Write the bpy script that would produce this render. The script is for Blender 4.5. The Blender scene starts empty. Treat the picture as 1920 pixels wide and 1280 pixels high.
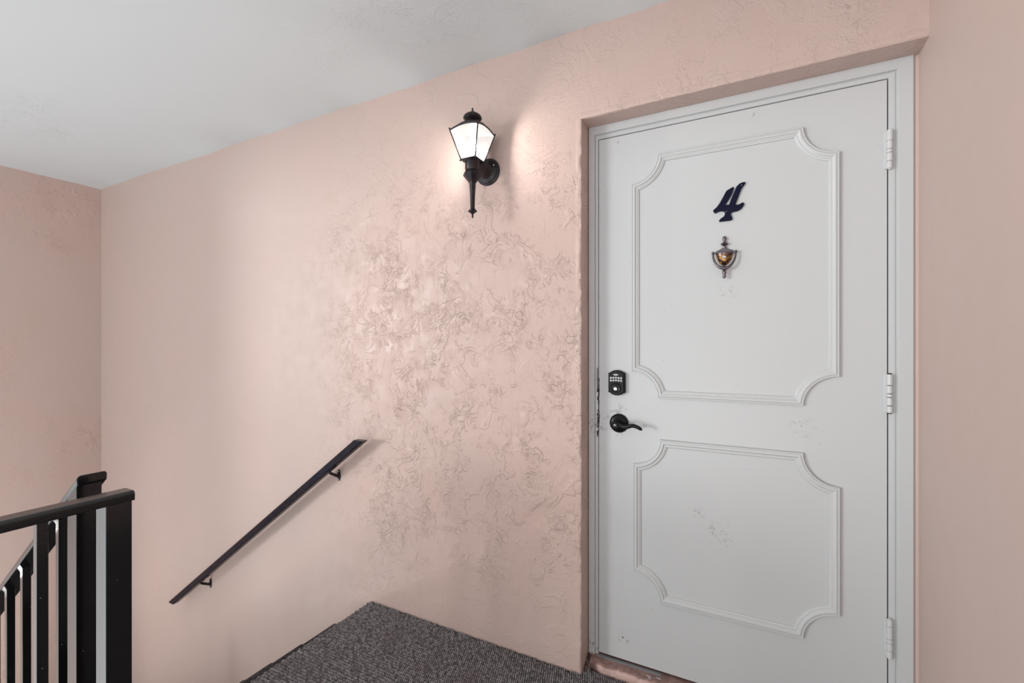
import bpy, bmesh, math, random
import numpy as np
from mathutils import Vector, Matrix, noise as mnoise

random.seed(7)
rng = np.random.default_rng(7)
C = bpy.context.scene.collection
PI = math.pi

# ------------------------------------------------------------------ camera
F_PX, YAW = 860.22, 0.48135
cam_d = bpy.data.cameras.new('camera')
cam_d.sensor_fit = 'HORIZONTAL'; cam_d.sensor_width = 36.0
cam_d.lens = F_PX / 1920 * 36.0
cam_d.shift_y = (645.83 - 640) / 1920          # horizon a little under the middle
cam_d.clip_start = 0.02
cam = bpy.data.objects.new('camera', cam_d); C.objects.link(cam)
cam.location = (0, -1.69, 1.272)
cam.rotation_euler = (PI / 2, 0, YAW)
bpy.context.scene.camera = cam

# ------------------------------------------------------------------ world, daylight, exposure
w = bpy.data.worlds.new('world'); bpy.context.scene.world = w
w.use_nodes = True
bgn = w.node_tree.nodes['Background']
bgn.inputs[0].default_value = (0.93, 0.97, 1.0, 1)
bgn.inputs[1].default_value = 1.3
_t = w.node_tree; _g = _t.nodes.new('ShaderNodeTexCoord'); _x = _t.nodes.new('ShaderNodeSeparateXYZ'); _m = _t.nodes.new('ShaderNodeMapRange')
_m.inputs['From Min'].default_value = -.05; _m.inputs['From Max'].default_value = .05      # pale sunlit ground below, hazy sky above
_m.inputs['To Min'].default_value = 1.8; _m.inputs['To Max'].default_value = 1.0
_t.links.new(_g.outputs['Generated'], _x.inputs[0]); _t.links.new(_x.outputs['Z'], _m.inputs['Value']); _t.links.new(_m.outputs[0], bgn.inputs[1])
ld = bpy.data.lights.new('low_sun', 'SUN')                  # low hazy sun coming in through the open side of the gallery
ld.energy = 1.2; ld.angle = math.radians(11); ld.color = (1.0, 0.985, 0.96)
lo = bpy.data.objects.new('low_sun', ld); C.objects.link(lo)
lo.location = (-5.6, -5.6, 2.0)
lo.rotation_euler = Vector((.66, .75, -.045)).to_track_quat('-Z', 'Y').to_euler()
lf = bpy.data.lights.new('stairwell_fill', 'POINT')        # added fill light that lifts the lower wall, below the frame
lf.specular_factor = 0.1; lf.energy = 46; lf.shadow_soft_size = .18; lf.color = (1.0, 0.97, 0.93)
lfo = bpy.data.objects.new('stairwell_fill', lf); C.objects.link(lfo); lfo.location = (-3.3, -1.45, -1.0)
lg = bpy.data.lights.new('rear_fill', 'POINT')          # added soft fill light behind the camera, evens out the exposure
lg.energy = 48; lg.shadow_soft_size = .35; lg.color = (1.0, 0.98, 0.95)
lgo = bpy.data.objects.new('rear_fill', lg); C.objects.link(lgo); lgo.location = (-.6, -3.4, .55)
vs = bpy.context.scene.view_settings
bpy.context.scene.display_settings.display_device = 'sRGB'
vs.view_transform = 'Standard'; vs.look = 'None'; vs.gamma = 1.0
vs.use_curve_mapping = False
vs.exposure = -0.07

# ------------------------------------------------------------------ node helpers
class NT:
    def __init__(s, name):
        s.m = bpy.data.materials.new(name); s.m.use_nodes = True
        s.t = s.m.node_tree; s.b = s.t.nodes['Principled BSDF']
        s.out = s.t.nodes['Material Output']
        s._co = None
    def n(s, typ, **kw):
        nd = s.t.nodes.new(typ)
        for k, v in kw.items():
            if k.startswith('i_'):
                key = k[2:]
                key = int(key) if key.isdigit() else key.replace('_', ' ')
                if hasattr(v, 'is_output'): s.t.links.new(v, nd.inputs[key])
                else: nd.inputs[key].default_value = v
            else: setattr(nd, k, v)
        return nd
    @property
    def co(s):
        if s._co is None: s._co = s.n('ShaderNodeNewGeometry').outputs['Position']
        return s._co
    def noise(s, scale, detail=3, rough=.5, dist=0, vec=None, lac=2.0):
        nd = s.n('ShaderNodeTexNoise', i_Scale=scale, i_Detail=detail, i_Roughness=rough, i_Distortion=dist)
        nd.inputs['Lacunarity'].default_value = lac
        s.t.links.new(vec if vec is not None else s.co, nd.inputs['Vector'])
        return nd.outputs['Fac']
    def vor(s, scale, vec=None, feature='F1', rnd=1.0):
        nd = s.n('ShaderNodeTexVoronoi', feature=feature, i_Scale=scale, i_Randomness=rnd)
        s.t.links.new(vec if vec is not None else s.co, nd.inputs['Vector'])
        return nd.outputs['Distance']
    def math(s, op, a, b=0.0, c=None, clamp=False):
        nd = s.n('ShaderNodeMath', operation=op, use_clamp=clamp)
        for i, v in enumerate((a, b) if c is None else (a, b, c)):
            if hasattr(v, 'is_output'): s.t.links.new(v, nd.inputs[i])
            else: nd.inputs[i].default_value = v
        return nd.outputs[0]
    def ramp(s, v, a, b, lo=0.0, hi=1.0, smooth=True):
        nd = s.n('ShaderNodeMapRange', interpolation_type='SMOOTHSTEP' if smooth else 'LINEAR')
        for k, x in zip(('Value', 'From Min', 'From Max', 'To Min', 'To Max'), (v, a, b, lo, hi)):
            if hasattr(x, 'is_output'): s.t.links.new(x, nd.inputs[k])
            else: nd.inputs[k].default_value = x
        return nd.outputs[0]
    def mix(s, f, a, b):
        nd = s.n('ShaderNodeMix', data_type='RGBA')
        for sock, v in ((nd.inputs[0], f), (nd.inputs[6], a), (nd.inputs[7], b)):
            if hasattr(v, 'is_output'): s.t.links.new(v, sock)
            else: sock.default_value = v
        return nd.outputs[2]
    def xyz(s):
        nd = s.n('ShaderNodeSeparateXYZ'); s.t.links.new(s.co, nd.inputs[0]); return nd.outputs
    def bump(s, h, dist, strength=1.0, prev=None):
        nd = s.n('ShaderNodeBump', i_Strength=strength, i_Distance=dist)
        s.t.links.new(h, nd.inputs['Height'])
        if prev is not None: s.t.links.new(prev, nd.inputs['Normal'])
        s.t.links.new(nd.outputs[0], s.b.inputs['Normal'])
        return nd.outputs[0]
    def col(s, v):
        if hasattr(v, 'is_output'): s.t.links.new(v, s.b.inputs['Base Color'])
        else: s.b.inputs['Base Color'].default_value = v
    def set(s, **kw):
        for k, v in kw.items():
            k = k.replace('_', ' ')
            if hasattr(v, 'is_output'): s.t.links.new(v, s.b.inputs[k])
            else: s.b.inputs[k].default_value = v
        return s.m

def rgb(r, g, b): return (r, g, b, 1)
def plain(name, c, rough=.5, metal=0, spec=.5, **kw):
    t = NT(name); t.b.inputs['Specular IOR Level'].default_value = spec; t.col(rgb(*c)); t.set(Roughness=rough, Metallic=metal, **kw)
    return t.m

def stucco(name, base, deep, rough_patch, edge=1.0, gloss=.42):
    """skip-trowel stucco under paint. rough_patch(t) -> 0..1 socket: where the trowel ridges are dense."""
    t = NT(name)
    M = rough_patch(t)
    big = t.noise(2.1, 3, .55)
    clump = t.noise(5.5, 4, .6)
    mask = t.math('MULTIPLY', M, t.ramp(clump, .41, .57))
    mask = t.math('ADD', mask, t.ramp(clump, .67, .73, 0, .5), clamp=True)
    m2 = t.math('MULTIPLY', M, t.ramp(t.noise(3.6, 3, .6), .44, .52))
    def ridge(n, w): return t.ramp(t.math('ABSOLUTE', t.math('SUBTRACT', n, .5)), .0, w, 1, 0)
    nA = t.noise(5.2, 4.5, .58, .9)                     # long ledges of trowelled plateaus
    nB = t.noise(36, 1.8, .5, 1.8)                      # short worm marks
    nC = t.noise(14, 3.0, .54, 1.5)
    lA = t.ramp(nA, .500, .522)
    lA2 = t.ramp(nA, .585, .605)
    lA = t.math('MULTIPLY', t.math('ADD', lA, lA2), t.math('MULTIPLY', m2, .8))
    wB = t.math('MULTIPLY', ridge(nB, .11), t.math('MULTIPLY', t.math('MULTIPLY', mask, t.ramp(t.noise(13, 2), .46, .54)), .46))
    gateC = t.ramp(t.noise(19, 2), .46, .54)
    wC = t.math('MULTIPLY', ridge(nC, .040), t.math('MULTIPLY', t.math('MULTIPLY', mask, gateC), .75))
    h = t.math('ADD', lA, t.math('ADD', wB, wC))
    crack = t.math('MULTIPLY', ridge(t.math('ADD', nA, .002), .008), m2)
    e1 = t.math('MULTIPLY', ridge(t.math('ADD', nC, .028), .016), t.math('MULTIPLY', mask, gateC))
    # soft trowel swells and orange-peel everywhere
    sw = t.math('MULTIPLY', t.noise(6, 2, .5), 1.3)
    op = t.math('MULTIPLY', t.noise(85, 3, .55), .09)
    st = t.n('ShaderNodeMapping', i_Scale=(1.0, 1.0, .28), i_Rotation=(0, .5, 0)); t.t.links.new(t.co, st.inputs[0])
    strk = t.math('MULTIPLY', t.ramp(t.noise(30, 4, .6, .5, vec=st.outputs[0]), .60, .66), t.math('MULTIPLY_ADD', M, .22, .05))
    allh = t.math('ADD', t.math('ADD', h, sw), t.math('ADD', op, strk))
    pit = t.ramp(t.vor(13), .0, .035, -1.2, 0)
    pit = t.math('MULTIPLY', pit, t.ramp(t.noise(4.4, 2), .5, .6))
    allh = t.math('ADD', allh, pit)
    t.bump(allh, .0025 * edge, 1.0)
    c = t.mix(t.math('MULTIPLY_ADD', M, .7, t.ramp(big, .35, .68, 0, .3)), rgb(*base), rgb(*deep))
    grime_shade = t.math('MULTIPLY', t.math('MAXIMUM', crack, e1), t.ramp(t.noise(11, 3), .42, .6, 0, .16))
    c = t.mix(grime_shade, c, rgb(base[0] * .42, base[1] * .36, base[2] * .34))      # crack dirt plus crease shade painted into the colour to sharpen the relief
    t.col(c)
    t.set(Roughness=t.ramp(t.noise(14, 3), .3, .7, t.math('MULTIPLY_ADD', M, -.10, gloss), gloss + .1))
    t.b.inputs['Specular IOR Level'].default_value = .38
    return t.m

def patch_back(t):
    x, y, z = t.xyz()
    r = t.ramp(x, -2.35, -1.45)                       # smooth left half, rough right half
    r2 = t.math('MULTIPLY', t.ramp(z, 2.25, 1.75, .38, 1.0), t.ramp(z, .10, .55, .35, 1.0))
    return t.math('MULTIPLY', r, r2)
PINK, PINK2 = (.560, .440, .395), (.585, .424, .374)
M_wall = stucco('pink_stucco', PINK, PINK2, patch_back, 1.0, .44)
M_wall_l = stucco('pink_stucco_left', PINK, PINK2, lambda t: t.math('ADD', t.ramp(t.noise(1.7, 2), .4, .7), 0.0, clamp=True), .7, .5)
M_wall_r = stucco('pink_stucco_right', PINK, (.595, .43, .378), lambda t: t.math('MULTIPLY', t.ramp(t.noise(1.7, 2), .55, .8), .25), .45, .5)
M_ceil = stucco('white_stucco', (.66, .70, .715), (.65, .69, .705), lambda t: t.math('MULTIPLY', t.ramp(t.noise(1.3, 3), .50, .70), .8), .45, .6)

def painted(name, c, rough=.4, speck=.5, dirt_at=(), scale=1.0):
    t = NT(name)
    s = t.ramp(t.vor(26), .05, .028)
    s = t.math('MULTIPLY', s, t.ramp(t.noise(7, 2), .52, .62))
    s = t.math('MULTIPLY', s, speck)
    colr = t.mix(s, rgb(*c), rgb(.16, .15, .14))
    for (px, py, pz, r, stren) in dirt_at:                # scuffs and hand grime
        d = t.n('ShaderNodeVectorMath', operation='DISTANCE'); t.t.links.new(t.co, d.inputs[0]); d.inputs[1].default_value = (px, py, pz)
        k = t.ramp(d.outputs['Value'], r, r * .2)
        k = t.math('MULTIPLY', k, t.ramp(t.noise(70, 5, .7), .53, .60))
        colr = t.mix(t.math('MULTIPLY', k, stren), colr, rgb(.14, .13, .12))
    t.col(colr)
    h = t.math('ADD', t.math('MULTIPLY', t.noise(60, 3), .10), t.math('MULTIPLY', t.noise(8, 2), .5))
    t.bump(h, .0012 * scale, .6)
    t.set(Roughness=rough)
    return t.m
WHITE = (.565, .577, .582)
M_door = painted('white_door_paint', WHITE, .38, .8, [(-.459, .09, 1.005, .05, .55), (-.455, .09, .92, .03, .5),
                 (-.10, .09, .60, .07, .38), (-.17, .09, .66, .03, .4), (-.44, .09, .13, .03, .9), (-.08, .09, 1.45, .05, .25), (-.527, .09, .97, .05, 1.0), (.15, .09, 1.0, .05, .4)])
M_frame = painted('white_frame_paint', (.55, .565, .572), .36, .5, [(-.57, .09, .06, .07, 1.0), (-.552, .09, .95, .05, .9)], 2.5)
M_mold = painted('white_moulding_paint', (.59, .602, .607), .34, .4)
M_black = NT('black_gloss_paint')
M_black.col(M_black.mix(M_black.math('MULTIPLY', M_black.ramp(M_black.vor(30), .05, .03), .6), rgb(.006, .006, .007), rgb(.45, .44, .42)))
M_black.bump(M_black.noise(70, 4, .6), .0006, .5)
M_black = M_black.set(Roughness=.16, Coat_Weight=.35, Coat_Roughness=.08)
M_navy = NT('dark_navy_rail_paint')
M_navy.col(M_navy.mix(M_navy.ramp(M_navy.noise(22, 3), .35, .7), rgb(.004, .004, .014), rgb(.016, .009, .012)))
M_navy.bump(M_navy.noise(90, 3), .0003, .5)
M_navy = M_navy.set(Roughness=.22)
M_navy.node_tree.nodes['Principled BSDF'].inputs['Specular IOR Level'].default_value = .10
M_iron = NT('dark_bronze')
M_iron.col(M_iron.mix(M_iron.ramp(M_iron.noise(60, 3), .4, .7), rgb(.008, .006, .012), rgb(.028, .017, .013)))
M_iron = M_iron.set(Roughness=.38, Metallic=.2)
M_blk_metal = plain('oil_rubbed_black', (.006, .006, .007), .28, 0, .22)
M_blk_matt = plain('keypad_black', (.006, .006, .007), .42, 0, .15)
M_navy_num = plain('navy_number_enamel', (.004, .004, .022), .3, 0, .16)
M_brass = NT('worn_brass')
M_brass.col(M_brass.mix(M_brass.ramp(M_brass.noise(90, 4), .38, .62), rgb(.38, .20, .075), rgb(.09, .055, .055)))
M_brass = M_brass.set(Roughness=.28, Metallic=1.0)
M_dkbrass = plain('tarnished_metal', (.16, .14, .15), .28, .9)
M_steel = plain('bright_metal', (.72, .72, .72), .25, 1)
M_btn = plain('keypad_button', (.72, .73, .73), .4)
M_gap = plain('dark_gap', (.01, .01, .01), .8)
M_sill_metal = plain('grey_sill_strip', (.30, .33, .34), .5, .3)

t = NT('worn_pink_threshold')
z = t.xyz()
f = t.ramp(t.math('ADD', z[2], t.math('MULTIPLY', t.noise(38, 4, .6), .012)), .036, .044)
f2 = t.ramp(t.math('ADD', z[1], t.math('MULTIPLY', t.noise(22, 5, .65), .026)), .050, .058)
worn = t.mix(t.ramp(t.noise(45, 4), .35, .7), rgb(.33, .20, .175), rgb(.22, .13, .115))
t.col(t.mix(f2, rgb(.62, .43, .38), worn))
t.bump(t.noise(40, 5, .6), .003, 1.0)
M_sill = t.set(Roughness=.45)

# carpet: grey-brown woven loops
def carpet_mat(name, base_only):
    t = NT(name)
    a = t.noise(90, 1, .5); b = t.noise(5, 3)
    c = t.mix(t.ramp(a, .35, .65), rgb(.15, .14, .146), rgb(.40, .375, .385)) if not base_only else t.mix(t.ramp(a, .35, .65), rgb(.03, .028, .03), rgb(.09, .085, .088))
    c = t.mix(t.math('MULTIPLY', t.ramp(b, .45, .7), .45), c, rgb(.19, .15, .155))
    t.col(c)
    if base_only: t.bump(t.noise(190, 2, .5), .008, 1.0)
    t.set(Roughness=.95)
    t.b.inputs['Specular IOR Level'].default_value = .15
    return t.m
M_loop = carpet_mat('carpet_loop', False)
M_carpet = carpet_mat('carpet_backing', True)
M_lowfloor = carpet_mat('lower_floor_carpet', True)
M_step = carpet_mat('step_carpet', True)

# lantern glass and bulb
g = NT('lit_frosted_glass')
tr = g.n('ShaderNodeBsdfTransparent'); tr.inputs[0].default_value = (1, 1, 1, 1)
em = g.n('ShaderNodeEmission'); em.inputs[0].default_value = (1, .97, .90, 1); em.inputs[1].default_value = 1.9
gl = g.n('ShaderNodeBsdfGlossy'); gl.inputs['Roughness'].default_value = .1
m1 = g.n('ShaderNodeMixShader', i_0=.45); g.t.links.new(tr.outputs[0], m1.inputs[1]); g.t.links.new(em.outputs[0], m1.inputs[2])
m2 = g.n('ShaderNodeMixShader', i_0=.05); g.t.links.new(m1.outputs[0], m2.inputs[1]); g.t.links.new(gl.outputs[0], m2.inputs[2])
g.t.links.new(m2.outputs[0], g.out.inputs[0]); M_glass = g.m
b_ = NT('lit_bulb')
em = b_.n('ShaderNodeEmission'); em.inputs[0].default_value = (1, .95, .87, 1); em.inputs[1].default_value = 330
b_.t.links.new(em.outputs[0], b_.out.inputs[0]); M_bulb = b_.m

# ------------------------------------------------------------------ mesh helpers
def obj(name, bm, mat, parent=None, smooth=False, bevel=0, label=None, seg=2, **props):
    bmesh.ops.recalc_face_normals(bm, faces=bm.faces)
    me = bpy.data.meshes.new(name); bm.to_mesh(me); bm.free()
    if smooth:
        for p in me.polygons: p.use_smooth = True
        if smooth is not True: me.set_sharp_from_angle(angle=smooth)
    me.materials.append(mat)
    o = bpy.data.objects.new(name, me); C.objects.link(o)
    if parent is not None: o.parent = parent
    if bevel:
        md = o.modifiers.new('bevel', 'BEVEL'); md.width = bevel; md.segments = seg; md.limit_method = 'ANGLE'; md.angle_limit = .5
        md.harden_normals = False
    if label: o['label'] = label
    for k, v in props.items(): o[k] = v
    return o

def empty(name, loc=(0, 0, 0), **props):
    o = bpy.data.objects.new(name, None); C.objects.link(o); o.location = loc
    o.empty_display_size = .05
    for k, v in props.items(): o[k] = v
    return o

def local(o, parent):                      # meshes are written in world coordinates: keep them there under a moved root
    o.matrix_parent_inverse = Matrix.Translation(-Vector(parent.location))

def box(bm, x0, x1, y0, y1, z0, z1):
    v = [bm.verts.new(p) for p in ((x0, y0, z0), (x1, y0, z0), (x1, y1, z0), (x0, y1, z0), (x0, y0, z1), (x1, y0, z1), (x1, y1, z1), (x0, y1, z1))]
    for q in ((0, 3, 2, 1), (4, 5, 6, 7), (0, 1, 5, 4), (1, 2, 6, 5), (2, 3, 7, 6), (3, 0, 4, 7)):
        bm.faces.new([v[i] for i in q])
    return v

def bx(*a):
    bm = bmesh.new(); box(bm, *a); return bm

def frame_mat(o, d, up=Vector((0, 0, 1))):
    d = Vector(d).normalized(); s = d.cross(up)
    if s.length < 1e-5: s = Vector((1, 0, 0))
    s.normalize(); u = s.cross(d)
    return Matrix(((s.x, d.x, u.x, o[0]), (s.y, d.y, u.y, o[1]), (s.z, d.z, u.z, o[2]), (0, 0, 0, 1)))

def prism(bm, prof, p0, p1, up=Vector((0, 0, 1)), cap=True):
    """profile (side, up) swept from p0 to p1"""
    p0, p1 = Vector(p0), Vector(p1)
    m = frame_mat((0, 0, 0), p1 - p0, up).to_3x3()
    r = []
    for p in (p0, p1): r.append([bm.verts.new(p + m @ Vector((a, 0, b))) for a, b in prof])
    n = len(prof)
    for i in range(n): bm.faces.new((r[0][i], r[0][(i + 1) % n], r[1][(i + 1) % n], r[1][i]))
    if cap: bm.faces.new(r[0]); bm.faces.new(r[1][::-1])

def lathe(bm, prof, origin=(0, 0, 0), axis='Z', n=24, start=0.0, sx=1, sy=1):
    """prof: list of (r, h) ; closed with caps at the ends"""
    o = Vector(origin); rings = []
    for r, h in prof:
        ring = []
        for i in range(n):
            a = start + 2 * PI * i / n
            p = (r * math.cos(a) * sx, r * math.sin(a) * sy, h)
            if axis == 'Z': q = Vector(p)
            elif axis == 'Y': q = Vector((p[0], -p[2], p[1]))       # h grows towards the room (-Y)
            else: q = Vector((p[2], p[0], p[1]))
            ring.append(bm.verts.new(o + q))
        rings.append(ring)
    for a, b in zip(rings, rings[1:]):
        for i in range(n): bm.faces.new((a[i], a[(i + 1) % n], b[(i + 1) % n], b[i]))
    bm.faces.new(rings[0]); bm.faces.new(rings[-1][::-1])

def tube(bm, pts, rad, n=12, squash=1.0):
    pts = [Vector(p) for p in pts]; rings = []
    if not hasattr(rad, '__len__'): rad = [rad] * len(pts)
    for i, p in enumerate(pts):
        d = (pts[min(i + 1, len(pts) - 1)] - pts[max(i - 1, 0)]).normalized()
        ref = Vector((0, 1, 0)) if abs(d.y) < .9 else Vector((0, 0, 1))
        s = d.cross(ref).normalized(); u = s.cross(d)
        rings.append([bm.verts.new(p + (s * math.cos(2 * PI * k / n) + u * math.sin(2 * PI * k / n) * squash) * rad[i]) for k in range(n)])
    for a, b in zip(rings, rings[1:]):
        for k in range(n): bm.faces.new((a[k], a[(k + 1) % n], b[(k + 1) % n], b[k]))
    bm.faces.new(rings[0]); bm.faces.new(rings[-1][::-1])

def spline(P, k=6):
    P = [Vector(p) for p in P]; out = []
    Q = [2 * P[0] - P[1]] + P + [2 * P[-1] - P[-2]]
    for i in range(1, len(Q) - 2):
        for j in range(k):
            t = j / k
            a, b, c, d = Q[i - 1], Q[i], Q[i + 1], Q[i + 2]
            out.append(.5 * ((2 * b) + (c - a) * t + (2 * a - 5 * b + 4 * c - d) * t * t + (3 * b - a - 3 * c + d) * t ** 3))
    out.append(P[-1]); return out

def plate(bm, pts, y0, y1):
    """polygon in the XZ plane extruded from y0 (back) to y1 (front, smaller)"""
    a = [bm.verts.new((x, y0, z)) for x, z in pts]; b = [bm.verts.new((x, y1, z)) for x, z in pts]
    n = len(pts)
    for i in range(n): bm.faces.new((a[i], a[(i + 1) % n], b[(i + 1) % n], b[i]))
    bm.faces.new(a); bm.faces.new(b[::-1])

def sphere(bm, c, r, sx=1, sy=1, sz=1, u=16, v=10):
    m = Matrix.Translation(c) @ Matrix.Diagonal((sx, sy, sz, 1))
    bmesh.ops.create_uvsphere(bm, u_segments=u, v_segments=v, radius=r, matrix=m)

# ------------------------------------------------------------------ the room
XL, XR, ZC, YD = -4.5, .4434, 2.487, .094       # left wall, right wall, ceiling, door face
OX0, OZ = -.583, 2.141                          # opening of the recess
ST = dict(kind='structure')

# wall with the door recess; outer corner slightly rounded and uneven
def wall_back():
    bm = bmesh.new()
    box(bm, XL - .2, OX0, 0, .26, -2.2, ZC + .1)
    box(bm, OX0, XR + .2, 0, .26, OZ, ZC + .1)
    box(bm, OX0, XR + .2, .135, .26, -.4, OZ)
    return bm
def rough_edge_strip(p0, p1, dirs, name_, n=150, amp=.0022, seed=0, r=.006):
    """irregular bead of built-up plaster along an arris"""
    bm = bmesh.new(); p0, p1 = Vector(p0), Vector(p1); rings = []
    for i in range(n + 1):
        p = p0.lerp(p1, i / n)
        ring = []
        for k, (d, o) in enumerate(dirs):
            q = mnoise.noise(Vector((i * .23 + seed, k * 3.1, seed * 7.7))) + .6 * mnoise.noise(Vector((i * .71 + seed, k * 5.1, 2.2)))
            ring.append(bm.verts.new(p + Vector(d) * o + Vector(d).normalized() * amp * q * (1 if 0 < k < len(dirs) - 1 else 0)))
        rings.append(ring)
    for a, b in zip(rings, rings[1:]):
        for k in range(len(dirs) - 1): bm.faces.new((a[k], a[k + 1], b[k + 1], b[k]))
    return bm
wb = obj('wall_back', wall_back(), M_wall, **ST)
# plaster beads on the vertical and horizontal arris of the recess
e1 = rough_edge_strip((OX0, 0, -.01), (OX0, 0, OZ), [((-1, 0, 0), .022), ((-1, -.12, 0), .012), ((-.3, -.6, 0), .003), ((.6, -.3, 0), .0018), ((0, 1, 0), .02)], 'a', 230, .0034, 1)
obj('plaster_bead', e1, M_wall, wb, smooth=True)
e2 = rough_edge_strip((OX0, 0, OZ), (XR, 0, OZ + .004), [((0, 0, 1), .024), ((0, -.15, 1), .012), ((0, -.6, .3), .003), ((0, -.3, -.6), .0025), ((0, 1, 0), .02)], 'b', 110, .0028, 4)
obj('plaster_bead', e2, M_wall, wb, smooth=True)

bm = bmesh.new(); box(bm, XL - .2, XL, -2.0, 0, -2.2, ZC + .1); obj('wall_left', bm, M_wall_l, **ST)
bm = bmesh.new(); box(bm, XR, XR + .2, -2.6, .135, -.3, ZC + .1); wr = obj('wall_right', bm, M_wall_r, **ST)
e3 = rough_edge_strip((XR, YD, -.01), (XR, YD, OZ), [((-1, 0, 0), .011), ((-1, -.15, 0), .007), ((-.5, -.5, 0), .0035), ((-.05, -1, 0), .007), ((0, -1, 0), .012)], 'c', 160, .0012, 9)
obj('caulk_line', e3, M_wall_r, wr, smooth=True)

# ceiling: fine strips along the two walls so the painted line wanders
def ceiling():
    bm = bmesh.new()
    xs = np.arange(XL - .2, XR + .25, .035)
    ys = [0.02, -.006, -.03, -.3, -3.0]
    g = []
    for j, y in enumerate(ys):
        row = []
        for i, x in enumerate(xs):
            q = mnoise.noise(Vector((x * 4.1, 3.3, 0))) + .5 * mnoise.noise(Vector((x * 15, 7.3, 0)))
            dz = (-.0065 * (q + .15) if j < 2 else 0)
            row.append(bm.verts.new((x, y, ZC + dz)))
        g.append(row)
    for a, b in zip(g, g[1:]):
        for i in range(len(xs) - 1): bm.faces.new((a[i], a[i + 1], b[i + 1], b[i]))
    # left wall edge drips
    yy = np.arange(0, -2.0, -.035); r = []
    for k, y in enumerate(yy):
        q = mnoise.noise(Vector((y * 4.1, 13.3, 0))) + .5 * mnoise.noise(Vector((y * 15, 17.3, 0)))
        r.append((bm.verts.new((XL, y, ZC - .0045 - .004 * q)), bm.verts.new((XL + .03, y, ZC - .0002))))
    for a, b in zip(r, r[1:]): bm.faces.new((a[0], a[1], b[1], b[0]))
    box(bm, XL - .2, XR + .25, -3.0, .02, ZC + .01, ZC + .15)
    return bm
obj('ceiling', ceiling(), M_ceil, smooth=.5, **ST)

# floors, stairs
T_, R_ = .2557, .1845
X0 = -1.678
fl = bmesh.new()
box(fl, X0 + .02, XR, -.97, 0, -.20, -.012)
box(fl, OX0, XR, 0, .045, -.30, -.012)
box(fl, -1.80, XR, -2.3, -.97, -.20, -.012)
obj('floor', fl, M_carpet, **ST)
stairs = empty('staircase', (X0, -.5, 0), kind='structure')
NSTEP = 9
for k in range(1, NSTEP + 1):
    xa = X0 - k * T_ ; zt = -k * R_ + .006
    # carpeted tread with rounded nosing and its riser
    prof = [(xa + T_ + .02, zt), (xa + .012, zt), (xa + .004, zt - .003), (xa, zt - .012), (xa + .002, zt - .022), (xa + .022, zt - .03), (xa + .022, zt - R_), (xa + T_ + .02, zt - R_)]
    bm = bmesh.new()
    a = [bm.verts.new((x, -.97, z_)) for x, z_ in prof]; b = [bm.verts.new((x, -.001, z_)) for x, z_ in prof]
    for i in range(len(prof)): bm.faces.new((a[i], a[(i + 1) % len(prof)], b[(i + 1) % len(prof)], b[i]))
    bm.faces.new(a); bm.faces.new(b[::-1])
    if k < NSTEP:
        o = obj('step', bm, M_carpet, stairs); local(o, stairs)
    else: bm.free()
# stringer between the open well and the flight
bm = bmesh.new()
plate(bm, [(X0 - .1, .0), (X0 - .1, -.32), (X0 - 8 * T_ - .1, -8 * R_ - .22), (X0 - 8 * T_ - .1, -8 * R_ + .09)], -.972, -1.0)
o = obj('stringer', bm, M_black, stairs); local(o, stairs)
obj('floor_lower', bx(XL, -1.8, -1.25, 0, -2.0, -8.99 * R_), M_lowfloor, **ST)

# threshold of the doorway
bm = bmesh.new()
nx = 60; prof = [(.045, -.02), (.037, .012), (.038, .026), (.045, .034), (.054, .037), (.10, .038), (.135, .038), (.135, -.02)]
rows = []
for i in range(nx + 1):
    x = -.566 + (XR + .566) * i / nx
    rr = []
    for k, (y, zz) in enumerate(prof):
        q = mnoise.noise(Vector((x * 14, k * .9, 4.2))) * (.0035 if 0 < k < 5 else 0)
        rr.append(bm.verts.new((x, y + q + (.02 * max(0, 1 - i / 3) if k < 5 else 0), zz + q * .5)))
    rows.append(rr)
for a, b in zip(rows, rows[1:]):
    for k in range(len(prof)): bm.faces.new((a[k], a[(k + 1) % len(prof)], b[(k + 1) % len(prof)], b[k]))
bm.faces.new(rows[0]); bm.faces.new(rows[-1][::-1])
sill = obj('trim_1', bm, M_sill, smooth=.9, kind='structure')
for (x, y, l, a) in ((-.338, .058, .020, -.35), (-.335, .048, .010, -.6), (-.305, .064, .016, -.15)):
    bm = bmesh.new()
    bmesh.ops.create_cube(bm, size=1, matrix=Matrix.Translation((x, y, .0385)) @ Matrix.Rotation(a, 4, 'Z') @ Matrix.Diagonal((l, .0032, .0018, 1)))
    obj('paint_chip', bm, M_mold, sill, bevel=.0006)
obj('sill_strip', bx(-.545, -.30, .080, .094, .036, .0395), M_sill_metal, sill)
# crumbled dirt in the corner of the recess
bm = bmesh.new()
for i in range(46):
    x = -.583 + abs(random.gauss(0, .007)); y = random.uniform(.03, .094); zz = max(0, (y - .035)) * .5 + random.uniform(0, .012)
    bmesh.ops.create_icosphere(bm, subdivisions=1, radius=random.uniform(.0015, .004), matrix=Matrix.Translation((x, y, zz + .002)))
obj('grit', bm, plain('brown_grit', (.10, .055, .045), .9), sill, kind='stuff')

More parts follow.
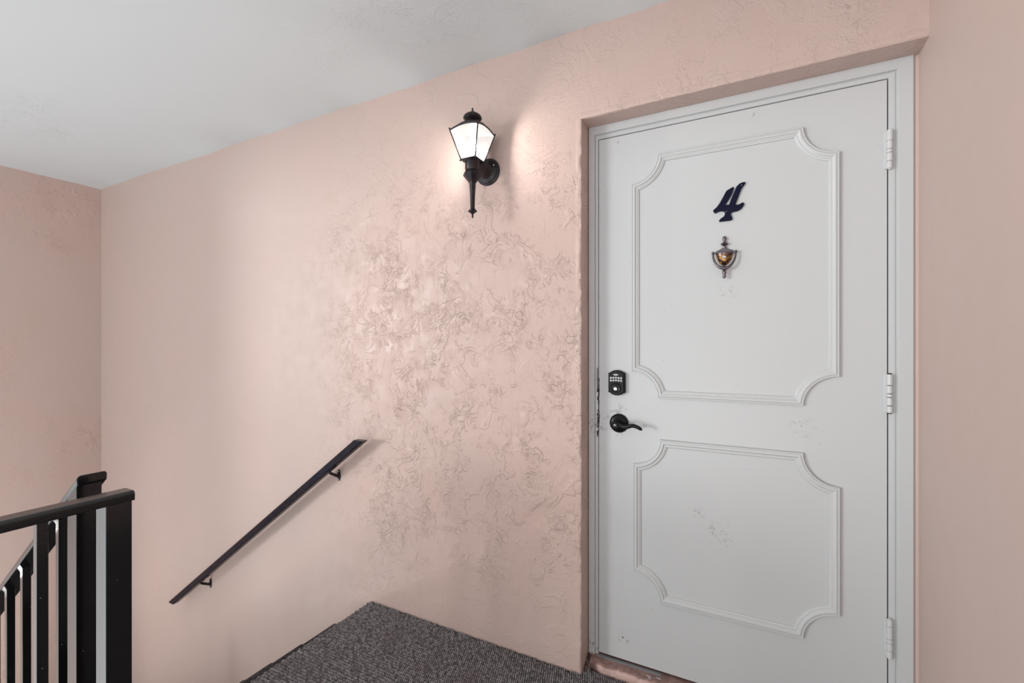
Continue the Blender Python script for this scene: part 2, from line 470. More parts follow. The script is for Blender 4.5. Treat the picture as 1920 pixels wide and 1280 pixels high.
# ------------------------------------------------------------------ door frame
LX0, LX1, LZ0, LZ1 = -.5406, .3694, .0465, 2.0870
def frame_sweep(prof, ws, y_of=lambda y: y):
    bm = bmesh.new(); wl, wt, wr_ = ws; rows = []
    for o_, y in prof:
        row = [(LX0 - .002 - o_ * wl, .034), (LX0 - .002 - o_ * wl, LZ1 + .003 + o_ * wt), (LX1 + .003 + o_ * wr_, LZ1 + .003 + o_ * wt), (LX1 + .003 + o_ * wr_, .034)]
        rows.append([bm.verts.new((x, y, zz)) for x, zz in row])
    for a, b in zip(rows, rows[1:]):
        for k in range(3): bm.faces.new((a[k], a[k + 1], b[k + 1], b[k]))
    return bm
prof = [(0, .135), (0, .0955), (.03, .0935), (.24, .0925), (.28, .0935), (.30, .0955), (.33, .0935), (.35, .0870), (.38, .0855), (.95, .0855), (.99, .087), (1.0, .089), (1.0, .135)]
fr = obj('trim_2', frame_sweep(prof, (.0385, .0525, .0595)), M_frame, smooth=.45, kind='structure')
# strike plate and splintered paint on the lock side
obj('strike_plate', bx(LX0 - .0075, LX0 - .0030, .0905, .0935, 1.10, 1.18), M_dkbrass, fr, bevel=.001)
bm = bmesh.new()
for i in range(26):
    zz = random.choice((random.uniform(.90, .98), random.uniform(.99, 1.14))); s_ = random.uniform(.002, .005)
    bmesh.ops.create_icosphere(bm, subdivisions=1, radius=s_, matrix=Matrix.Translation((LX0 - .003 + random.gauss(0, .0018), .0935, zz)) @ Matrix.Diagonal((.7, .5, 2.2, 1)))
obj('splinters', bm, plain('bare_dark_wood', (.05, .04, .035), .8), fr, kind='stuff')
obj('latch_keeper', bx(LX0 - .010, LX0 - .004, .0905, .0925, .943, .958), M_dkbrass, fr, bevel=.001)

# ------------------------------------------------------------------ door leaf
door = empty('door_1', (LX1, YD, LZ0), kind='structure',
             label='white painted panel door with keypad lock, number 4 and urn knocker')
def dpart(name, bm, mat, **kw):
    o = obj(name, bm, mat, door, **kw); local(o, door); return o
def dsub(name, bm, mat, parent, **kw): return obj(name, bm, mat, parent, **kw)
leaf = dpart('door_leaf', bx(LX0, LX1, YD, YD + .038, LZ0, LZ1), M_door, bevel=.0015)

MP = [(0, 0), (0, .0105), (.0012, .0125), (.0034, .0125), (.0046, .0100), (.0062, .0112), (.0095, .0132), (.0130, .0130),
      (.0165, .0098), (.0185, .0074), (.0205, .0080), (.0222, .0076), (.0232, .0052), (.0248, .0056), (.0268, .0048), (.0285, .0018), (.0285, 0)]
def moulding(x0, x1, z0, z1, r):
    bm = bmesh.new(); N = 14; rings = []
    for o_, h in MP:
        pts = []
        for cx, cz, a0 in ((x1, z1, PI), (x1, z0, PI / 2), (x0, z0, 0), (x0, z1, -PI / 2)):
            # arc centred on the corner, radius r+o, cut where it meets the straight rails
            R = r + o_; e = math.asin(o_ / R)
            for i in range(N + 1):
                a = a0 + e + (PI / 2 - 2 * e) * i / N
                # travel clockwise: the top rail, corner, right rail ...
                pts.append((cx + R * math.cos(a), cz + R * math.sin(a)))
        rings.append([bm.verts.new((x, YD - h, z_)) for x, z_ in pts])
    n = len(rings[0])
    return bm, rings, n
def moulding_mesh(x0, x1, z0, z1, r):
    bm, rings, n = moulding(x0, x1, z0, z1, r)
    for a, b in zip(rings, rings[1:]):
        for k in range(n): bm.faces.new((a[k], a[(k + 1) % n], b[(k + 1) % n], b[k]))
    return bm
# order of corners for a clockwise walk: TR(start on top), BR, BL, TL
def fix_order(x0, x1, z0, z1, r):
    bm = bmesh.new(); N = 14; rings = []
    for o_, h in MP:
        pts = []; R = r + o_; e = math.asin(o_ / R)
        for cx, cz, aa, ab in ((x1, z1, PI + e, 1.5 * PI - e), (x1, z0, PI / 2 + e, PI - e), (x0, z0, e, PI / 2 - e), (x0, z1, -PI / 2 + e, -e)):
            for i in range(N + 1):
                a = aa + (ab - aa) * i / N
                pts.append((cx + R * math.cos(a), cz + R * math.sin(a)))
        rings.append([bm.verts.new((x, YD - h, z_)) for x, z_ in pts])
    n = len(rings[0])
    for a, b in zip(rings, rings[1:]):
        for k in range(n): bm.faces.new((a[k], a[(k + 1) % n], b[(k + 1) % n], b[k]))
    return bm
dpart('panel_moulding', fix_order(-.4094, .2478, 1.0715, 1.9857, .0975), M_mold, smooth=.6)
dpart('panel_moulding', fix_order(-.4030, .2492, .3080, .9163, .0990), M_mold, smooth=.6)

for (x, zz) in ((-.4674, 2.0637), (.0027, 2.0633)):
    bm = bmesh.new(); lathe(bm, [(.0052, 0), (.0052, .0015), (.004, .003), (.001, .0036)], (x, YD, zz), 'Y', 20)
    dpart('screw_plug', bm, M_door, smooth=.6)

for zc in (1.869, 1.1225, .374):
    h0 = zc - .0595
    bm = bmesh.new(); box(bm, LX1 - .009, LX1 + .0035, YD - .0035, YD - .0008, h0 + .002, h0 + .117)
    hg = dpart('hinge', bm, M_mold, bevel=.001)
    cuts = [0, .0225, .0480, .0590, .0845, .119] if zc != .374 else [0, .024, .046, .060, .098, .119]
    for a, b in zip(cuts, cuts[1:]):
        k = bmesh.new(); jx = random.uniform(-.0006, .0006)
        lathe(k, [(.006, h0 + a + .0006), (.0078, h0 + a + .0016), (.0078, h0 + b - .0016), (.006, h0 + b - .0006)], (LX1 + .0045 + jx, YD - .0075, 0), 'Z', 18)
        dsub('knuckle', k, M_mold, hg, smooth=.6)
    k = bmesh.new(); lathe(k, [(.0052, h0 - .002), (.0052, h0 + .1195), (.003, h0 + .1215)], (LX1 + .0045, YD - .0075, 0), 'Z', 14)
    dsub('hinge_pin', k, M_gap if zc == 1.1225 else M_mold, hg, smooth=.6)

# house number: a slanted open 4
four = [(-.0203, 1.8345), (-.0186, 1.8301), (-.0317, 1.8115), (-.0503, 1.7600), (-.0402, 1.7585), (-.0302, 1.7640), (-.0262, 1.7642), (-.0231, 1.7619),
        (-.0237, 1.7547), (-.0317, 1.7431), (-.0431, 1.7367), (-.0589, 1.7350), (-.0638, 1.7330), (-.0645, 1.7267), (-.0589, 1.7131),
        (-.0604, 1.7085), (-.0676, 1.7062), (-.1014, 1.7062), (-.1029, 1.7110), (-.0969, 1.7170), (-.0866, 1.7235), (-.0831, 1.7320),
        (-.0851, 1.7398), (-.0955, 1.7430), (-.1058, 1.7418), (-.1148, 1.7372), (-.1216, 1.7455), (-.1207, 1.7510), (-.1103, 1.7585),
        (-.1014, 1.7705), (-.0896, 1.7915), (-.0784, 1.8130), (-.0720, 1.8160), (-.0590, 1.8225), (-.0555, 1.8222), (-.0545, 1.8185), (-.0604, 1.8000),
        (-.0720, 1.7792), (-.0822, 1.7639), (-.0705, 1.7623), (-.0589, 1.7933), (-.0460, 1.8233), (-.0374, 1.8310), (-.0288, 1.8340)]
bm = bmesh.new(); plate(bm, four, YD, YD - .0075)
num = dpart('house_number', bm, M_navy_num, bevel=.0018, seg=3, label='dark navy slanted number 4 on the door')
for (x, zz) in ((-.0305, 1.8245), (-.0790, 1.7395)):
    k = bmesh.new(); lathe(k, [(.0022, .0070), (.0022, .0078), (.0012, .0084)], (x, YD, zz), 'Y', 12); dsub('pin', k, M_dkbrass, num, smooth=.6)

# urn-shaped knocker
kx = -.0850
bm = bmesh.new()
plate(bm, [(kx - .027, 1.5965), (kx + .028, 1.5965), (kx + .026, 1.602), (kx + .012, 1.607), (kx + .006, 1.6125), (kx - .006, 1.6125), (kx - .014, 1.607), (kx - .027, 1.602)], YD, YD - .010)
kn = dpart('door_knocker', bm, M_dkbrass, bevel=.002, label='small urn shaped metal door knocker with a brass bowl')
k = bmesh.new()
lathe(k, [(.003, 1.608), (.0048, 1.612), (.0042, 1.619), (.0115, 1.6235), (.0125, 1.626), (.010, 1.629), (.0035, 1.633), (.0042, 1.637), (.0064, 1.6425), (.0062, 1.648), (.0038, 1.652), (.001, 1.6535)], (kx, YD - .007, 0), 'Z', 20)
dsub('finial', k, M_dkbrass, kn, smooth=.7)
k = bmesh.new()
R = [(.027, 1.5955), (.0275, 1.592), (.0265, 1.584), (.0225, 1.571), (.016, 1.560), (.008, 1.553), (.003, 1.5505)]
lathe(k, R, (kx, YD, 0), 'Z', 28, sy=.62)
dsub('bowl', k, M_brass, kn, smooth=.8, label='brass bowl')
k = bmesh.new(); lathe(k, [(.0285, 1.5905), (.0300, 1.5925), (.0300, 1.5955), (.0285, 1.597)], (kx, YD, 0), 'Z', 28, sy=.66); dsub('rim', k, M_dkbrass, kn, smooth=.7)
k = bmesh.new(); lathe(k, [(.0062, .014), (.0062, .0200), (.0045, .0215), (.0035, .0205), (.001, .0205)], (kx, YD, 1.5785), 'Y', 20); dsub('peephole', k, M_steel, kn, smooth=.7)
k = bmesh.new()
P = []
for i in range(25):
    a = PI + PI * i / 24
    P.append((kx + .0365 * math.cos(a) * (1 if abs(math.sin(a)) < .99 else 1), YD - .014 - .008 * abs(math.sin(a)), 1.594 + .0555 * math.sin(a)))
tube(k, P, [.0034 + .0022 * abs(math.sin(PI + PI * i / 24)) ** 3 for i in range(25)], 12)
dsub('knocker_ring', k, M_dkbrass, kn, smooth=True)
for s_ in (-1, 1):
    k = bmesh.new(); sphere(k, (kx + s_ * .0365, YD - .013, 1.5955), .0052); box(k, min(kx + s_ * .026, kx + s_ * .036), max(kx + s_ * .026, kx + s_ * .036), YD - .015, YD - .011, 1.5935, 1.5975)
    dsub('pivot', k, M_dkbrass, kn, smooth=.8)
k = bmesh.new(); lathe(k, [(.001, 1.5035), (.0045, 1.506), (.0062, 1.511), (.0045, 1.516), (.0052, 1.519), (.0070, 1.524), (.0052, 1.530), (.0095, 1.537), (.006, 1.545), (.002, 1.549)], (kx, YD - .018, 0), 'Z', 18)
dsub('striker', k, M_dkbrass, kn, smooth=.8)

# keypad deadbolt
def arch(cx, cz, hw, hs, rise, n=12, inset=0, sh=.010):
    """upright plate with shouldered, arched top and bottom"""
    hw -= inset; hs -= inset * .6; sw = hw - sh
    pts = []
    top = [(hw, hs)]
    for i in range(n + 1):
        a = i / n; x = sw * (1 - 2 * a); top.append((x, hs + rise * (1 - (x / sw) ** 2) ** .8 if abs(x) < sw else hs))
    top.append((-hw, hs))
    pts = [(cx + x, cz + z_) for x, z_ in top] + [(cx - x, cz - z_) for x, z_ in top]
    return pts
bc = (-.4654, 1.1235)
bm = bmesh.new(); plate(bm, arch(bc[0], bc[1], .0325, .0385, .0105, sh=.006), YD, YD - .016)
db = dpart('keypad_deadbolt', bm, M_blk_matt, bevel=.002, label='black keypad deadbolt')
k = bmesh.new(); plate(k, arch(bc[0], bc[1], .0285, .0365, .0100, sh=.004), YD - .015, YD - .020); fp = dsub('faceplate', k, M_blk_metal, db, bevel=.0015)
for r_ in range(2):
    for c_ in range(5):
        x = bc[0] - .0208 + c_ * .0100; zz = bc[1] + .0190 - r_ * .0103 + .0012 * (1 - abs(c_ - 2) / 2)
        k = bmesh.new(); lathe(k, [(.0039, .0195), (.0039, .0216), (.0030, .0224)], (x, YD, zz), 'Y', 16)
        bt = dsub('button', k, M_btn, db, smooth=.6)
k = bmesh.new(); plate(k, [(bc[0] - .0135, bc[1] + .0315), (bc[0] - .002, bc[1] + .0352), (bc[0] + .0095, bc[1] + .0315), (bc[0] - .002, bc[1] + .0278)], YD - .0195, YD - .0212)
dsub('lozenge_emblem', k, M_btn, db)
k = bmesh.new(); plate(k, [(bc[0] - .0050, bc[1] + .0315), (bc[0] - .002, bc[1] + .0330), (bc[0] + .0010, bc[1] + .0315), (bc[0] - .002, bc[1] + .0300)], YD - .0205, YD - .0216)
dsub('emblem_eye', k, M_blk_matt, db)
cc = (bc[0] - .0020, YD, bc[1] - .0195)
k = bmesh.new(); lathe(k, [(.0200, .018), (.0200, .024), (.0182, .0265), (.0165, .0265), (.0158, .0235), (.012, .0225), (.001, .0225)], cc, 'Y', 32); dsub('lock_collar', k, M_blk_metal, db, smooth=.5)
k = bmesh.new(); lathe(k, [(.0068, .021), (.0068, .0262), (.0060, .0270), (.001, .0270)], (cc[0], cc[1], cc[2] - .0035), 'Y', 24); kc = dsub('key_cylinder', k, M_steel, db, smooth=.5, label='silver key cylinder')
dsub('keyhole', bx(cc[0] - .0010, cc[0] + .0010, YD - .0274, YD - .026, cc[2] - .0092, cc[2] - .0015), M_gap, db)
obj_slot = None
# ten tiny digits on the buttons
def text_mesh(name, s, size, loc, mat, parent):
    cu = bpy.data.curves.new(name, 'FONT'); cu.body = s; cu.size = size; cu.align_x = 'CENTER'; cu.align_y = 'CENTER'; cu.extrude = .0001; cu.resolution_u = 2
    tmp = bpy.data.objects.new('tmp', cu); C.objects.link(tmp)
    dg = bpy.context.evaluated_depsgraph_get(); me = bpy.data.meshes.new_from_object(tmp.evaluated_get(dg))
    bpy.data.objects.remove(tmp); bpy.data.curves.remove(cu)
    me.transform(Matrix.Translation(loc) @ Matrix.Rotation(PI / 2, 4, 'X')); me.materials.clear(); me.materials.append(mat)
    o = bpy.data.objects.new(name, me); C.objects.link(o); o.parent = parent; return o
for r_ in range(2):
    for c_ in range(5):
        x = bc[0] - .0208 + c_ * .0100; zz = bc[1] + .0190 - r_ * .0103 + .0012 * (1 - abs(c_ - 2) / 2)
        text_mesh('digit', '1234567890'[r_ * 5 + c_], .0052, (x, YD - .0226, zz), M_blk_matt, db)

# lever handle
hc = (-.4590, YD, .9655)
bm = bmesh.new(); lathe(bm, [(.0365, 0), (.0368, .004), (.0345, .008), (.028, .0105), (.018, .0125), (.014, .016), (.001, .016)], hc, 'Y', 40)
lh = dpart('lever_handle', bm, M_blk_metal, smooth=.7, label='black lever handle on a round rose')
k = bmesh.new(); lathe(k, [(.0135, .012), (.0125, .030), (.0128, .042), (.0120, .050), (.0100, .053), (.0088, .0525), (.0080, .050), (.001, .050)], (hc[0] - .002, YD, hc[2] - .001), 'Y', 28)
dsub('lever_hub', k, M_blk_metal, lh, smooth=.6)
k = bmesh.new()
P = spline([(-.4640, YD - .046, .9670), (-.4500, YD - .048, .9690), (-.4340, YD - .050, .9605), (-.4160, YD - .053, .9620), (-.3960, YD - .055, .9685), (-.3760, YD - .055, .9645), (-.3600, YD - .053, .9545)], 6)
n_ = len(P); tube(k, P, [.0062 + .0012 * math.sin(PI * i / n_) - (.0030 if i > n_ - 3 else 0) for i in range(n_)], 14, .62)
dsub('lever', k, M_blk_metal, lh, smooth=True)
k = bmesh.new(); lathe(k, [(.0066, .048), (.0066, .0545), (.005, .0555), (.001, .0555)], (hc[0] - .002, YD, hc[2] - .001), 'Y', 20); dsub('key_cylinder', k, M_dkbrass, lh, smooth=.6, label='small metal key cylinder')
# dark worn chip where the latch has split the edge of the leaf
bm = bmesh.new()
edge = []; z_ = .925
while z_ < 1.145: edge.append((LX0 + .0002 + random.uniform(.0006, .0034), z_)); z_ += random.uniform(.004, .012)
plate(bm, [(LX0 - .0012, .925)] + edge + [(LX0 - .0012, 1.145)], YD + .002, YD - .0007)
dpart('chipped_edge', bm, plain('bare_dark_edge', (.035, .032, .03), .85))

# ------------------------------------------------------------------ wall lantern
ax, ay = -.9969, -.125
lamp = empty('wall_lantern', (ax, 0, 2.007), label='lit dark bronze coach lantern mounted on the pink wall beside the door', category='wall light')
def lp(name, bm, mat, parent=None, **kw):
    o = obj(name, bm, mat, parent or lamp, **kw)
    if parent is None: local(o, lamp)
    return o
k = bmesh.new(); lathe(k, [(.0570, 0), (.0575, .004), (.0540, .0075), (.0500, .009), (.0480, .013), (.0400, .0165), (.033, .020), (.0285, .030), (.0255, .045), (.0235, .070), (.0245, .095), (.024, .118)], (ax, 0, 2.007), 'Y', 40)
bp = lp('backplate', k, M_iron, smooth=.6)
for s_ in (-1, 1):
    k = bmesh.new(); sphere(k, (ax + s_ * .036, -.019, 2.007 + .018 * s_), .0042, sy=.8); lp('cap_nut', k, M_steel, bp, smooth=True)
A8 = PI / 8
k = bmesh.new()
lathe(k, [(.0015, 1.7805), (.0035, 1.784), (.0045, 1.790), (.0035, 1.795), (.0065, 1.799), (.0090, 1.802), (.0185, 1.8075), (.0185, 1.8105), (.0105, 1.8175), (.0092, 1.822), (.0105, 1.870), (.0135, 1.921)], (ax, ay, 0), 'Z', 8, A8)
lp('tail', k, M_iron, smooth=.3)
k = bmesh.new()
lathe(k, [(.0135, 1.919), (.0150, 1.924), (.0385, 1.953), (.0385, 1.957), (.0300, 1.970), (.0270, 1.9745)], (ax, ay, 0), 'Z', 8, A8)
lp('collar', k, M_iron, smooth=.3)
k = bmesh.new(); lathe(k, [(.0275, 1.972), (.0300, 1.978), (.0300, 2.006), (.0340, 2.0105), (.020, 2.012)], (ax, ay, 0), 'Z', 24); lp('cup', k, M_iron, smooth=.5)
a0, a1, zb, zt = .0335, .0650, 2.0125, 2.1225
k = bmesh.new(); box(k, ax - a0 - .003, ax + a0 + .003, ay - a0 - .003, ay + a0 + .003, zb - .003, zb + .0015); lp('floor_plate', k, M_iron, bevel=.001)
CN = [(-1, -1), (1, -1), (1, 1), (-1, 1)]
for cx, cy in CN:
    k = bmesh.new(); tube(k, [(ax + cx * a0, ay + cy * a0, zb), (ax + cx * a1, ay + cy * a1, zt)], .0026, 8); cb = lp('corner_bar', k, M_iron, smooth=True)
    k = bmesh.new(); sphere(k, (ax + cx * (a1 + .001), ay + cy * (a1 + .001), zt + .007), .0034, sz=1.2, u=10, v=8); tube(k, [(ax + cx * a1, ay + cy * a1, zt - .003), (ax + cx * a1, ay + cy * a1, zt + .006)], .0016, 8)
    lp('corner_ball', k, M_iron, cb, smooth=True)
    k = bmesh.new(); sphere(k, (ax + cx * (a0 + .002), ay + cy * (a0 + .002), zb - .005), .0034, u=10, v=8); lp('corner_ball', k, M_iron, cb, smooth=True)
# arched eaves: roof grid of four curved sides
def rise(t_): return .011 * (1 - (2 * t_ - 1) ** 2)
k = bmesh.new(); NS = 14; lev = [(1.0, 0.0), (.985, .004), (.80, .020), (.60, .033), (.47, .041), (.42, .0475)]
rings = []
for f_, dz in lev:
    ring = []
    for s_ in range(4):
        c0, c1 = CN[s_], CN[(s_ + 1) % 4]
        for i in range(NS):
            t_ = i / NS; x = (c0[0] + (c1[0] - c0[0]) * t_); y = (c0[1] + (c1[1] - c0[1]) * t_)
            r_ = math.hypot(x, y); circ = min(1, (1 - f_) / .5)
            k1 = (1 - circ) + circ * 1.0 / r_
            ring.append(k.verts.new((ax + x * a1 * f_ * k1 * 1.0, ay + y * a1 * f_ * k1, zt + rise(t_) * (1 - circ) + dz)))
    rings.append(ring)
for p, q in zip(rings, rings[1:]):
    n = len(p)
    for i in range(n): k.faces.new((p[i], p[(i + 1) % n], q[(i + 1) % n], q[i]))
k.faces.new(rings[-1][::-1])
rf = lp('roof', k, M_iron, smooth=.6)
md = rf.modifiers.new('thick', 'SOLIDIFY'); md.thickness = .0022; md.offset = 1
for s_ in range(4):
    c0, c1 = CN[s_], CN[(s_ + 1) % 4]
    P = [(ax + (c0[0] + (c1[0] - c0[0]) * i / 16) * a1, ay + (c0[1] + (c1[1] - c0[1]) * i / 16) * a1, zt + rise(i / 16)) for i in range(17)]
    k = bmesh.new(); tube(k, P, .0018, 8); lp('eave', k, M_iron, rf, smooth=True)
k = bmesh.new()
lathe(k, [(.0270, 2.1665), (.0280, 2.1700), (.0260, 2.1725), (.0330, 2.1760), (.0375, 2.1810), (.0375, 2.1850), (.0340, 2.1920), (.0260, 2.1985), (.0150, 2.2030), (.0055, 2.2055), (.0050, 2.2075), (.0062, 2.2110), (.0030, 2.2145), (.0038, 2.2190), (.0020, 2.2245), (.0008, 2.2265)], (ax, ay, 0), 'Z', 28)
lp('cap', k, M_iron, smooth=.7)
for s_ in range(4):
    c0, c1 = CN[s_], CN[(s_ + 1) % 4]; k = bmesh.new(); top, bot = [], []
    ii = .97
    for i in range(13):
        t_ = i / 12; x = c0[0] + (c1[0] - c0[0]) * t_; y = c0[1] + (c1[1] - c0[1]) * t_
        top.append(k.verts.new((ax + x * a1 * ii, ay + y * a1 * ii, zt + rise(t_) - .001))); bot.append(k.verts.new((ax + x * a0 * ii, ay + y * a0 * ii, zb + .001)))
    for i in range(12): k.faces.new((bot[i], bot[i + 1], top[i + 1], top[i]))
    if s_ == 2: lp('rear_plate', k, M_iron)            # the side towards the wall is solid metal
    else: lp('glass_pane', k, M_glass)
k = bmesh.new(); lathe(k, [(.008, 2.012), (.009, 2.030), (.0085, 2.032)], (ax, ay, 0), 'Z', 16); lp('socket', k, M_mold, smooth=.6)
k = bmesh.new(); lathe(k, [(.004, 2.031), (.010, 2.045), (.0150, 2.060), (.0175, 2.076), (.0160, 2.090), (.0100, 2.102), (.004, 2.108), (.0008, 2.109)], (ax, ay, 0), 'Z', 20); lp('bulb', k, M_bulb, smooth=True)

# ------------------------------------------------------------------ wall handrail
hr = empty('wall_handrail', (-1.70, 0, .80), label='glossy dark navy handrail sloping down the pink wall above the stairs', category='handrail')
p1, p0 = Vector((-1.672, -.066, .812)), Vector((-3.345, -.066, -.410))
w2, h2, c2 = .0185, .019, .007
prof = [(-w2, -h2 + .003), (-w2 + .003, -h2), (w2 - .003, -h2), (w2, -h2 + .003), (w2, h2 - c2), (w2 - c2, h2), (-w2 + c2, h2), (-w2, h2 - c2)]
dr = (p1 - p0).normalized(); up_ = Vector((-dr.z, 0, dr.x))
k = bmesh.new(); ends = []
for zc_, base_ in ((-.400, p0), (.811, p1)):
    row = []
    for a_, b_ in prof:
        q = p0 + Vector((0, a_, 0)) + up_ * b_
        row.append(k.verts.new(q + dr * ((zc_ - q.z) / dr.z)))
    ends.append(row)
for i in range(8): k.faces.new((ends[0][i], ends[0][(i + 1) % 8], ends[1][(i + 1) % 8], ends[1][i]))
k.faces.new(ends[0]); k.faces.new(ends[1][::-1])
o = obj('rail', k, M_navy, hr, bevel=.0016); local(o, hr)
dr = (p1 - p0).normalized()
for X_ in (-1.895, -3.035):
    f_ = (X_ - p0.x) / (p1.x - p0.x); rc = p0.lerp(p1, f_); under = rc + Vector((dr.z, 0, -dr.x)) * .0185
    k = bmesh.new(); plate(k, [(X_ + .011 * math.cos(a) + .004, under.z - .036 + .030 * math.sin(a)) for a in np.linspace(0, 2 * PI, 24, endpoint=False)], 0, -.005)
    br = obj('bracket', k, M_iron, hr, bevel=.0015); local(br, hr)
    k = bmesh.new()
    tube(k, spline([(X_ + .004, -.003, under.z - .038), (X_ + .003, -.016, under.z - .036), (X_ + .001, -.036, under.z - .024), (X_, -.056, under.z - .012), tuple(under)], 5), [.0115, .0105, .0095, .0088, .0082] + [.0075] * 10 + [.0065] * 6, 12)
    obj('bracket_arm', k, M_iron, br, smooth=True)
    k = bmesh.new(); prism(k, [(-.009, -.0015), (.009, -.0015), (.009, .0015), (-.009, .0015)], under - dr * .028, under + dr * .028); obj('saddle', k, M_iron, br, bevel=.001)
    for dz in (-.022, .020):
        k = bmesh.new(); lathe(k, [(.0035, .0045), (.003, .0065), (.001, .007)], (X_ + .004, 0, under.z - .036 + dz), 'Y', 12); obj('screw', k, M_steel, br, smooth=True)

# ------------------------------------------------------------------ landing guard (level) and stair guard (sloping)
def post_bm(x0, x1, y0, y1, z0, z1): return bx(x0, x1, y0, y1, z0, z1)
PW = .0655
railp = lambda w_, h_, c_: [(-w_, -h_), (w_, -h_), (w_ + .001, h_ - c_), (w_ - c_, h_), (-w_ + c_, h_), (-w_ - .001, h_ - c_)]
gx = -1.7525
ga = empty('landing_guardrail', (gx, -1.0, 0), label='level black wooden guardrail with its newel post at the landing edge, nearest the camera', category='railing')
def gpart(root, name, bm, mat=M_black, **kw):
    o = obj(name, bm, mat, root, **kw); local(o, root); return o
gpart(ga, 'newel_post', bx(gx - PW / 2, gx + PW / 2, -1.0 - PW / 2, -1.0 + PW / 2, -.25, .784), bevel=.0018)
k = bmesh.new(); prism(k, railp(.0335, .0155, .007), (gx, -2.28, .7985), (gx, -.9590, .7985)); gpart(ga, 'top_rail', k, bevel=.003)
gpart(ga, 'newel_post', bx(gx - PW / 2, gx + PW / 2, -2.25 - PW / 2, -2.25 + PW / 2, -.25, .784), bevel=.0018)
bw = .0120
y_ = -1.1655
while y_ > -2.2:
    gpart(ga, 'baluster', bx(gx - bw, gx + bw, y_ - bw, y_ + bw, -.02, .785), bevel=.0012); y_ -= .145

bxn = -1.9525
sb = empty('stair_guardrail', (bxn, -1.0, -R_), label='black wooden guardrail sloping down beside the stairs, behind the level one', category='railing')
SL = .752
xs0, zs0 = -1.913, .8365
def rz(x): return zs0 + (x - xs0) * SL
xe = -3.60
k = bmesh.new(); v = box(k, bxn - PW / 2, bxn + PW / 2, -1.0 - PW / 2, -1.0 + PW / 2, -.45, .8)
for q in (4, 5, 6, 7): v[q].co.z = rz(v[q].co.x) - .013
gpart(sb, 'newel_post', k, bevel=.0018)
def plumb(bm_, prof_, xa, xb, yc, zf):
    rows_ = []
    for x in (xa, xb): rows_.append([bm_.verts.new((x, yc + a_, zf(x) + b_ * 1.25)) for a_, b_ in prof_])
    n = len(prof_)
    for i in range(n): bm_.faces.new((rows_[0][i], rows_[0][(i + 1) % n], rows_[1][(i + 1) % n], rows_[1][i]))
    bm_.faces.new(rows_[0]); bm_.faces.new(rows_[1][::-1])
k = bmesh.new(); plumb(k, railp(.0385, .012, .006), xe, -1.9115, -.995, rz)
gpart(sb, 'sloping_rail', k, bevel=.003)
k = bmesh.new(); prism(k, railp(.016, .016, .003), (xe, -1.0, rz(xe) - .70), (-1.98, -1.0, rz(-1.98) - .70)); gpart(sb, 'bottom_rail', k, bevel=.002)
gpart(sb, 'newel_post', bx(xe - PW / 2, xe + PW / 2, -1.0 - PW / 2, -1.0 + PW / 2, -1.7, rz(xe) - .012), bevel=.0018)
x_ = -2.130
while x_ > xe + .08:
    k = bmesh.new(); b_z = rz(x_) - .71
    v = box(k, x_ - bw, x_ + bw, -1.0 - bw, -1.0 + bw, b_z, rz(x_) - .008)
    for q in (0, 3, 4, 7): v[q].co.z -= bw * SL
    for q in (1, 2, 5, 6): v[q].co.z += bw * SL
    gpart(sb, 'baluster', k, bevel=.0012); x_ -= .158

# ------------------------------------------------------------------ carpet of the landing
cr = empty('landing_carpet', (-.8, -.6, 0), label='dark grey looped carpet covering the landing in front of the door', category='carpet')
k = bmesh.new()
prof = [(X0 + .03, -.012), (X0 + .004, -.022), (X0, -.014), (X0 + .001, -.006), (X0 + .006, -.001), (X0 + .014, .0)]
def cpt(bm_, x, y, zz): return bm_.verts.new((x, y, zz))
xs_ = [p for p in prof] + [(-1.2, 0), (OX0, 0), (XR, 0)]
ra = [cpt(k, x, -.968, zz) for x, zz in xs_]; rb = [cpt(k, x, -.002, zz) for x, zz in xs_]
for i in range(len(xs_) - 1): k.faces.new((ra[i], ra[i + 1], rb[i + 1], rb[i]))
v = [cpt(k, *p) for p in ((OX0 + .002, -.002, 0), (XR, -.002, 0), (XR, .040, 0), (OX0 + .002, .040, 0))]; k.faces.new(v)
v = [cpt(k, *p) for p in ((-1.712, -2.3, 0), (XR, -2.3, 0), (XR, -.968, 0), (-1.712, -.968, 0))]; k.faces.new(v)
o = obj('carpet_backing', k, M_carpet, cr, smooth=.6); local(o, cr)
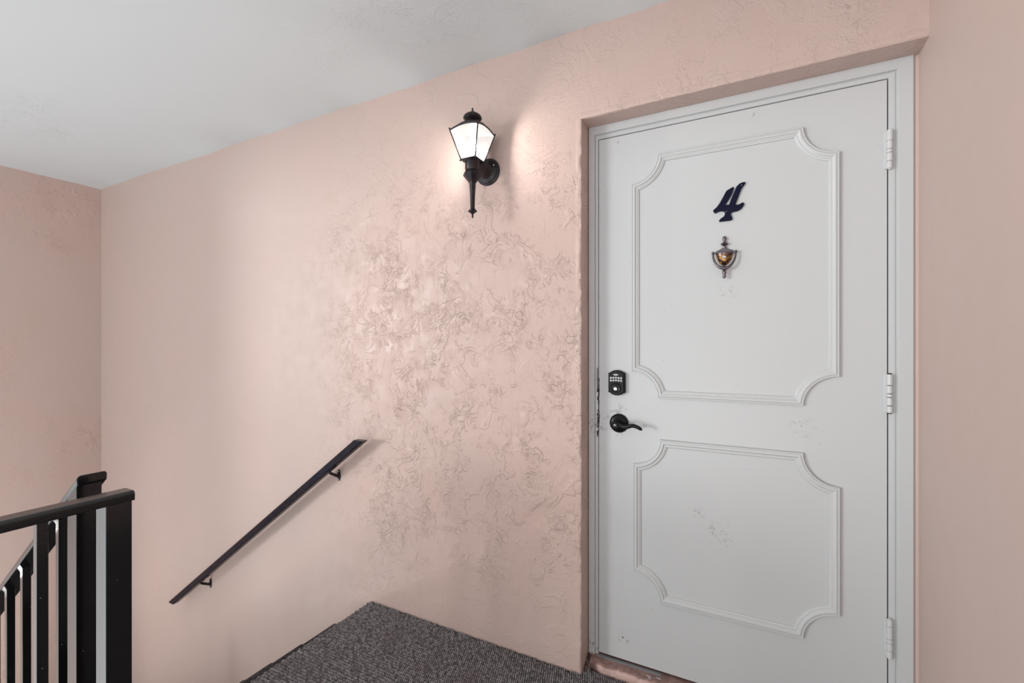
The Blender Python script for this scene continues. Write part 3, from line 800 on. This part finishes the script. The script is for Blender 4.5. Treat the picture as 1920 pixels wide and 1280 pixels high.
# woven loops: short slanting strands in rows
def loops():
    px, py = .0088, .0128
    pts = []
    X_, Y_ = np.meshgrid(np.arange(X0 + .004, XR - .003, px), np.arange(-1.35, .034, py))
    row = np.arange(X_.shape[0])[:, None]
    X_ = X_ + (row % 2) * px * .5
    X_ = X_ + rng.normal(0, .0003, X_.shape); Y_ = Y_ + rng.normal(0, .0004, Y_.shape)
    x, y = X_.ravel(), Y_.ravel()
    lim = np.where(x < OX0, -.004 + .003 * np.sin(x * 61) + .0025 * np.sin(x * 143 + 1), .036)
    keep = (y < lim) & (x < XR - .004)
    x, y = x[keep], y[keep]
    # loops hanging over the nosing
    n = len(x)
    L, W, H = .0068, .0033, .0080
    ang = np.radians(74 + rng.normal(0, 5, n)); Ls = L * rng.uniform(.92, 1.1, n); Hs = H * rng.uniform(.85, 1.2, n)
    base = []
    for u, v_, hh in ((-1, 0, 0), (-.45, -.9, 0), (.45, -.9, 0), (1, 0, 0), (.45, .9, 0), (-.45, .9, 0), (-.55, 0, .75), (-.15, -.45, .95), (.4, -.1, 1.0), (.15, .45, .9)):
        base.append((u, v_, hh))
    B = np.array(base); nb = len(B)
    ca, sa = np.cos(ang)[:, None], np.sin(ang)[:, None]
    U = B[:, 0][None] * Ls[:, None]; V = B[:, 1][None] * W
    vx = x[:, None] + U * ca - V * sa; vy = y[:, None] + U * sa + V * ca
    vz = B[:, 2][None] * Hs[:, None] - .001 + np.where(x < X0 + .012, -.004, 0)[:, None]
    co = np.stack([vx, vy, vz], -1).reshape(-1, 3)
    fc = np.array([(0, 1, 7), (0, 7, 6), (1, 2, 7), (2, 8, 7), (2, 3, 8), (3, 4, 8), (4, 9, 8), (4, 5, 9), (5, 6, 9), (5, 0, 6), (6, 7, 9), (7, 8, 9)])
    F = (fc[None] + (np.arange(n) * nb)[:, None, None]).reshape(-1)
    me = bpy.data.meshes.new('carpet_loops')
    me.vertices.add(len(co)); me.vertices.foreach_set('co', co.ravel().astype(np.float32))
    me.loops.add(len(F)); me.loops.foreach_set('vertex_index', F.astype(np.int32))
    nf = len(F) // 3
    me.polygons.add(nf); me.polygons.foreach_set('loop_start', np.arange(0, nf * 3, 3, dtype=np.int32))
    me.polygons.foreach_set('use_smooth', np.ones(nf, dtype=bool))
    me.update(calc_edges=True); me.validate()
    me.materials.append(M_loop)
    o = bpy.data.objects.new('carpet_loops', me); C.objects.link(o); o.parent = cr; local(o, cr); o['kind'] = 'stuff'
loops()
